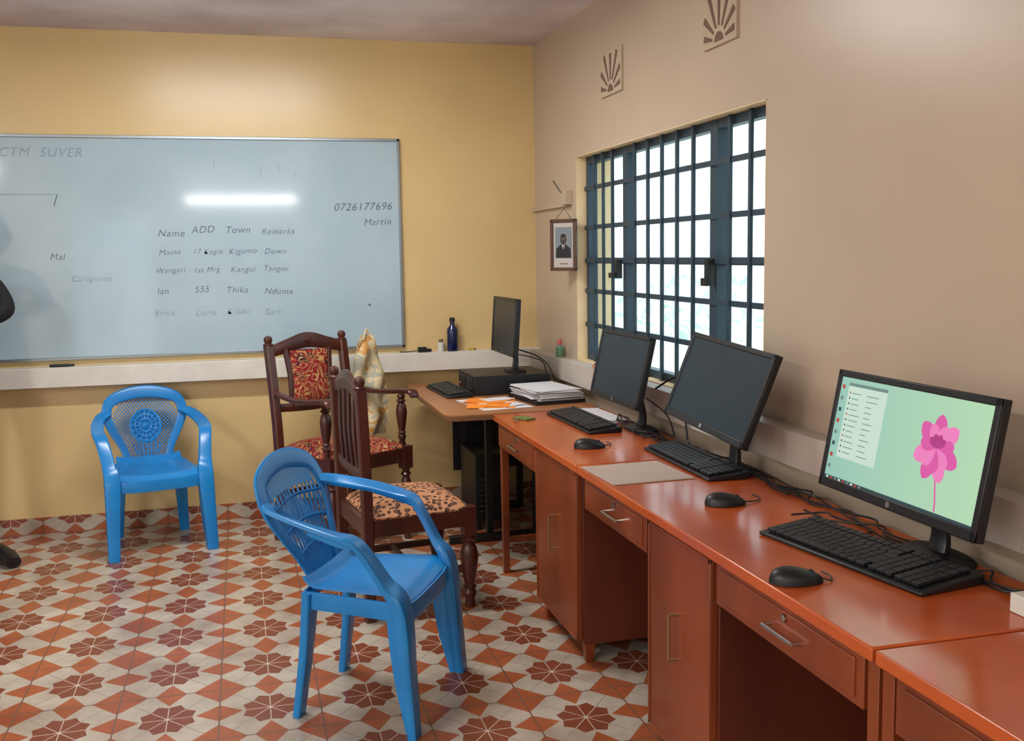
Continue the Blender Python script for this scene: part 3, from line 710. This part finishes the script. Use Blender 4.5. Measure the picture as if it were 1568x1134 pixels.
# ---------------------------------------------------------------- lamps
def batten(name,loc,L,power,em,rot=(0,0,0),rad=.036,wd=.12):
    g=grp(name,loc,rot=rot);m=MB();m.box((0,0,.045),(L,.07,.03),M_ledge)
    for s in(-1,1): m.box((s*(L/2-.015),0,.02),(.03,.04,.045),M_ledge)
    m.obj('batten',g,.003)
    MB().sweep([(-L/2+.03,0,.0),(L/2-.03,0,.0)],(0,1,0),rad,rad,emis('fluorescent_tube',(242,248,255),em),1,14,1).obj('tube',g)
    l=bpy.data.lights.new('glow','AREA');l.shape='RECTANGLE';l.size=L;l.size_y=wd;l.energy=power;l.color=(1,.98,.95)
    o=bpy.data.objects.new('glow',l);COL.objects.link(o);o.parent=g;o.location=(0,0,-.02)
    return g
batten('fluorescent_lamp',(.02,4.4,H-.062),1.2,42,34)
batten('added_fill_lamp',(-2.6,1.0,H-.062),1.2,70,34,rot=(0,0,math.pi/2))  # added unseen tube that brightens the room from the left
batten('added_fill_lamp.001',(-2.95,-1.6,H-.062),1.2,70,34,rot=(0,0,math.pi/2))  # another added tube behind the camera, only for more room light
batten('fluorescent_lamp.002',(.05,YR+.062,2.32),1.5,16,34,rot=(math.pi/2,0,0),rad=.05,wd=.05)

# ---------------------------------------------------------------- outside
MB().b2((W+.2,-10,-.3),(60,60,-.12),mat('outside_ground',(230,232,226),.9,var=.08)).obj('ground_outside',smooth=False)
m=MB();Mlf=mat('hedge_leaves',(186,210,192),.8,c2=(218,232,224),vscale=2.5)
for i in range(150):
    c=Vector((random.uniform(6,9),random.uniform(14,19),random.uniform(-.1,1.1)));r=random.uniform(.12,.3)
    d=Vector((random.uniform(-1,1),random.uniform(-1,1),random.uniform(-.2,1))).normalized()
    s=d.orthogonal().normalized()
    m.add([c-s*r*.25,c+d*r,c+s*r*.25,c-d*r*.5],[(0,1,2,3)],Mlf)
m.obj('hedge',smooth=False)

# ---------------------------------------------------------------- person at the board (mostly out of frame to the left)
def skin(name,verts,edges,rad,mt,parent,sub=2):
    me=bpy.data.meshes.new(name);me.from_pydata(verts,edges,[]);me.materials.append(mt)
    o=bpy.data.objects.new(name,me);COL.objects.link(o);o.parent=parent
    sk=o.modifiers.new('skin','SKIN');sk.use_smooth_shade=True
    for i,d in enumerate(me.skin_vertices[0].data):
        r=rad[i];d.radius=r if isinstance(r,tuple) else (r,r)
        d.use_root=(i==0)
    s=o.modifiers.new('sub','SUBSURF');s.levels=sub;s.render_levels=sub
    return o
pg=grp('standing_person',(-1.36,5.55,0),math.radians(-25))
V=[(0,0,.95),(0,0,1.1),(0,0,1.28),(0,0,1.42),(0,0,1.49), (.085,0,.90),(.08,-.02,.5),(.08,.01,.12), (-.10,0,.90),(-.11,-.02,.5),(-.12,.01,.12),
   (.19,0,1.40),(.255,.03,1.26),(.12,-.20,1.20), (-.19,0,1.40),(-.25,0,1.14),(-.24,-.08,.92)]
E=[(0,1),(1,2),(2,3),(3,4),(0,5),(5,6),(6,7),(0,8),(8,9),(9,10),(3,11),(11,12),(12,13),(3,14),(14,15),(15,16)]
Rr=[(.12,.10),(.115,.10),(.135,.11),(.12,.09),.055,.08,.055,.042,.08,.055,.042,.06,.062,.04,.06,.05,.038]
skin('clothed_body',V,E,Rr,M_cloth,pg)
m=MB()
def head(u,v):
    a=2*math.pi*u;b_=math.pi*v
    x=.075*math.sin(b_)*math.cos(a);y=.095*math.sin(b_)*math.sin(a);z=.118*math.cos(b_)
    if y<0: x*=1-.2*max(0,-z/.118)
    return(x,y,z)
m.sheet(lambda u,v:Vector(head(u,v))+Vector((0,-.01,1.64)),24,16,.002,M_skin)
m.sweep([(0,-.10,1.665),(0,-.125,1.63),(0,-.105,1.62)],(0,-1,0),[.016,.03,.03],.02,M_skin,4,8,1)
for s in(-1,1):
    m.lathe([(.001,-.008),(.009,-.004),(.009,.004),(.001,.008)],(s*.03,-.093,1.655),M_paper,10)
    m.sweep([(s*.076,0,1.67),(s*.086,.012,1.65),(s*.077,.0,1.615)],(0,1,0),.016,.012,M_skin,4,8,1)
m.sweep([(-.025,-.098,1.585),(0,-.105,1.583),(.025,-.098,1.585)],(0,-1,0),.012,.01,mat('lips',(90,46,40),.5),4,8,1)
m.sheet(lambda u,v:Vector(head(u,v*.5))*1.05+Vector((0,.004,1.655)),24,10,.006,mat('black_hair',(10,9,9),.9,bump=.5,bscale=200));m.obj('head',pg)
def hand(nme,wrist,d,side):
    d=Vector(d).normalized();s=d.cross(Vector((0,0,1))).normalized()*side;w=Vector(wrist);V=[w,w+d*.05,w+d*.085];E=[(0,1),(1,2)];Rr=[.022,(.034,.015),(.036,.013)]
    for i,(o,L) in enumerate(((-.027,.07),(-.009,.08),(.009,.076),(.027,.06))):
        a=len(V);V+=[w+d*.09+s*o,w+d*(.09+L*.5)+s*o*1.1-Vector((0,0,.008)),w+d*(.09+L*.9)+s*o*1.1-Vector((0,0,.026))];E+=[(2,a),(a,a+1),(a+1,a+2)];Rr+=[.009,.0085,.007]
    a=len(V);V+=[w+d*.035-s*.04,w+d*.07-s*.055-Vector((0,0,.012))];E+=[(1,a),(a,a+1)];Rr+=[.012,.009]
    skin(nme,[tuple(v) for v in V],E,Rr,M_skin,pg,1)
hand('hand_right',(.09,-.22,1.195),(-.8,-.55,.1),1);hand('hand_left',(-.24,-.09,.91),(0,-.25,-1),1)
for s in(-1,1):
    o=.09 if s>0 else 0
    m=MB();m.sweep([(s*.07,.05,.045),(s*.09,0,.055),(s*.12+o,-.05,.04),(s*.13+o*1.7,-.10,.032)] if s>0 else [(-.11,.07,.045),(-.12,0,.055),(-.13,-.1,.04),(-.135,-.18,.032)],(0,0,1),[.07,.085,.095,.07],[.085,.11,.075,.05],M_blk,6,14,.8);m.obj('shoe_'+('left' if s<0 else 'right'),pg)

# ---------------------------------------------------------------- world
wd=bpy.data.worlds.new('overcast_sky');S.world=wd;wd.use_nodes=True;nt=wd.node_tree;bg=nt.nodes['Background']
bg.inputs['Color'].default_value=(.91,.975,1.0,1);bg.inputs['Strength'].default_value=2.2

# ---------------------------------------------------------------- camera
th,p,r,f=.2575,.1137,-.0163,1557.03
R=Vector((math.cos(th),-math.sin(th),0));F0=Vector((math.sin(th),math.cos(th),0));Zv=Vector((0,0,1))
F=F0*math.cos(p)-Zv*math.sin(p);U=F0*math.sin(p)+Zv*math.cos(p)
R2=R*math.cos(r)+U*math.sin(r);U2=U*math.cos(r)-R*math.sin(r)
cd=bpy.data.cameras.new('camera');cd.sensor_width=36;cd.lens=36*f/1568;cd.clip_start=.05;cd.clip_end=200
cam=bpy.data.objects.new('camera',cd);COL.objects.link(cam)
Mx=Matrix(((R2.x,U2.x,-F.x,0),(R2.y,U2.y,-F.y,0),(R2.z,U2.z,-F.z,1.5),(0,0,0,1)))
cam.matrix_world=Mx
S.camera=cam
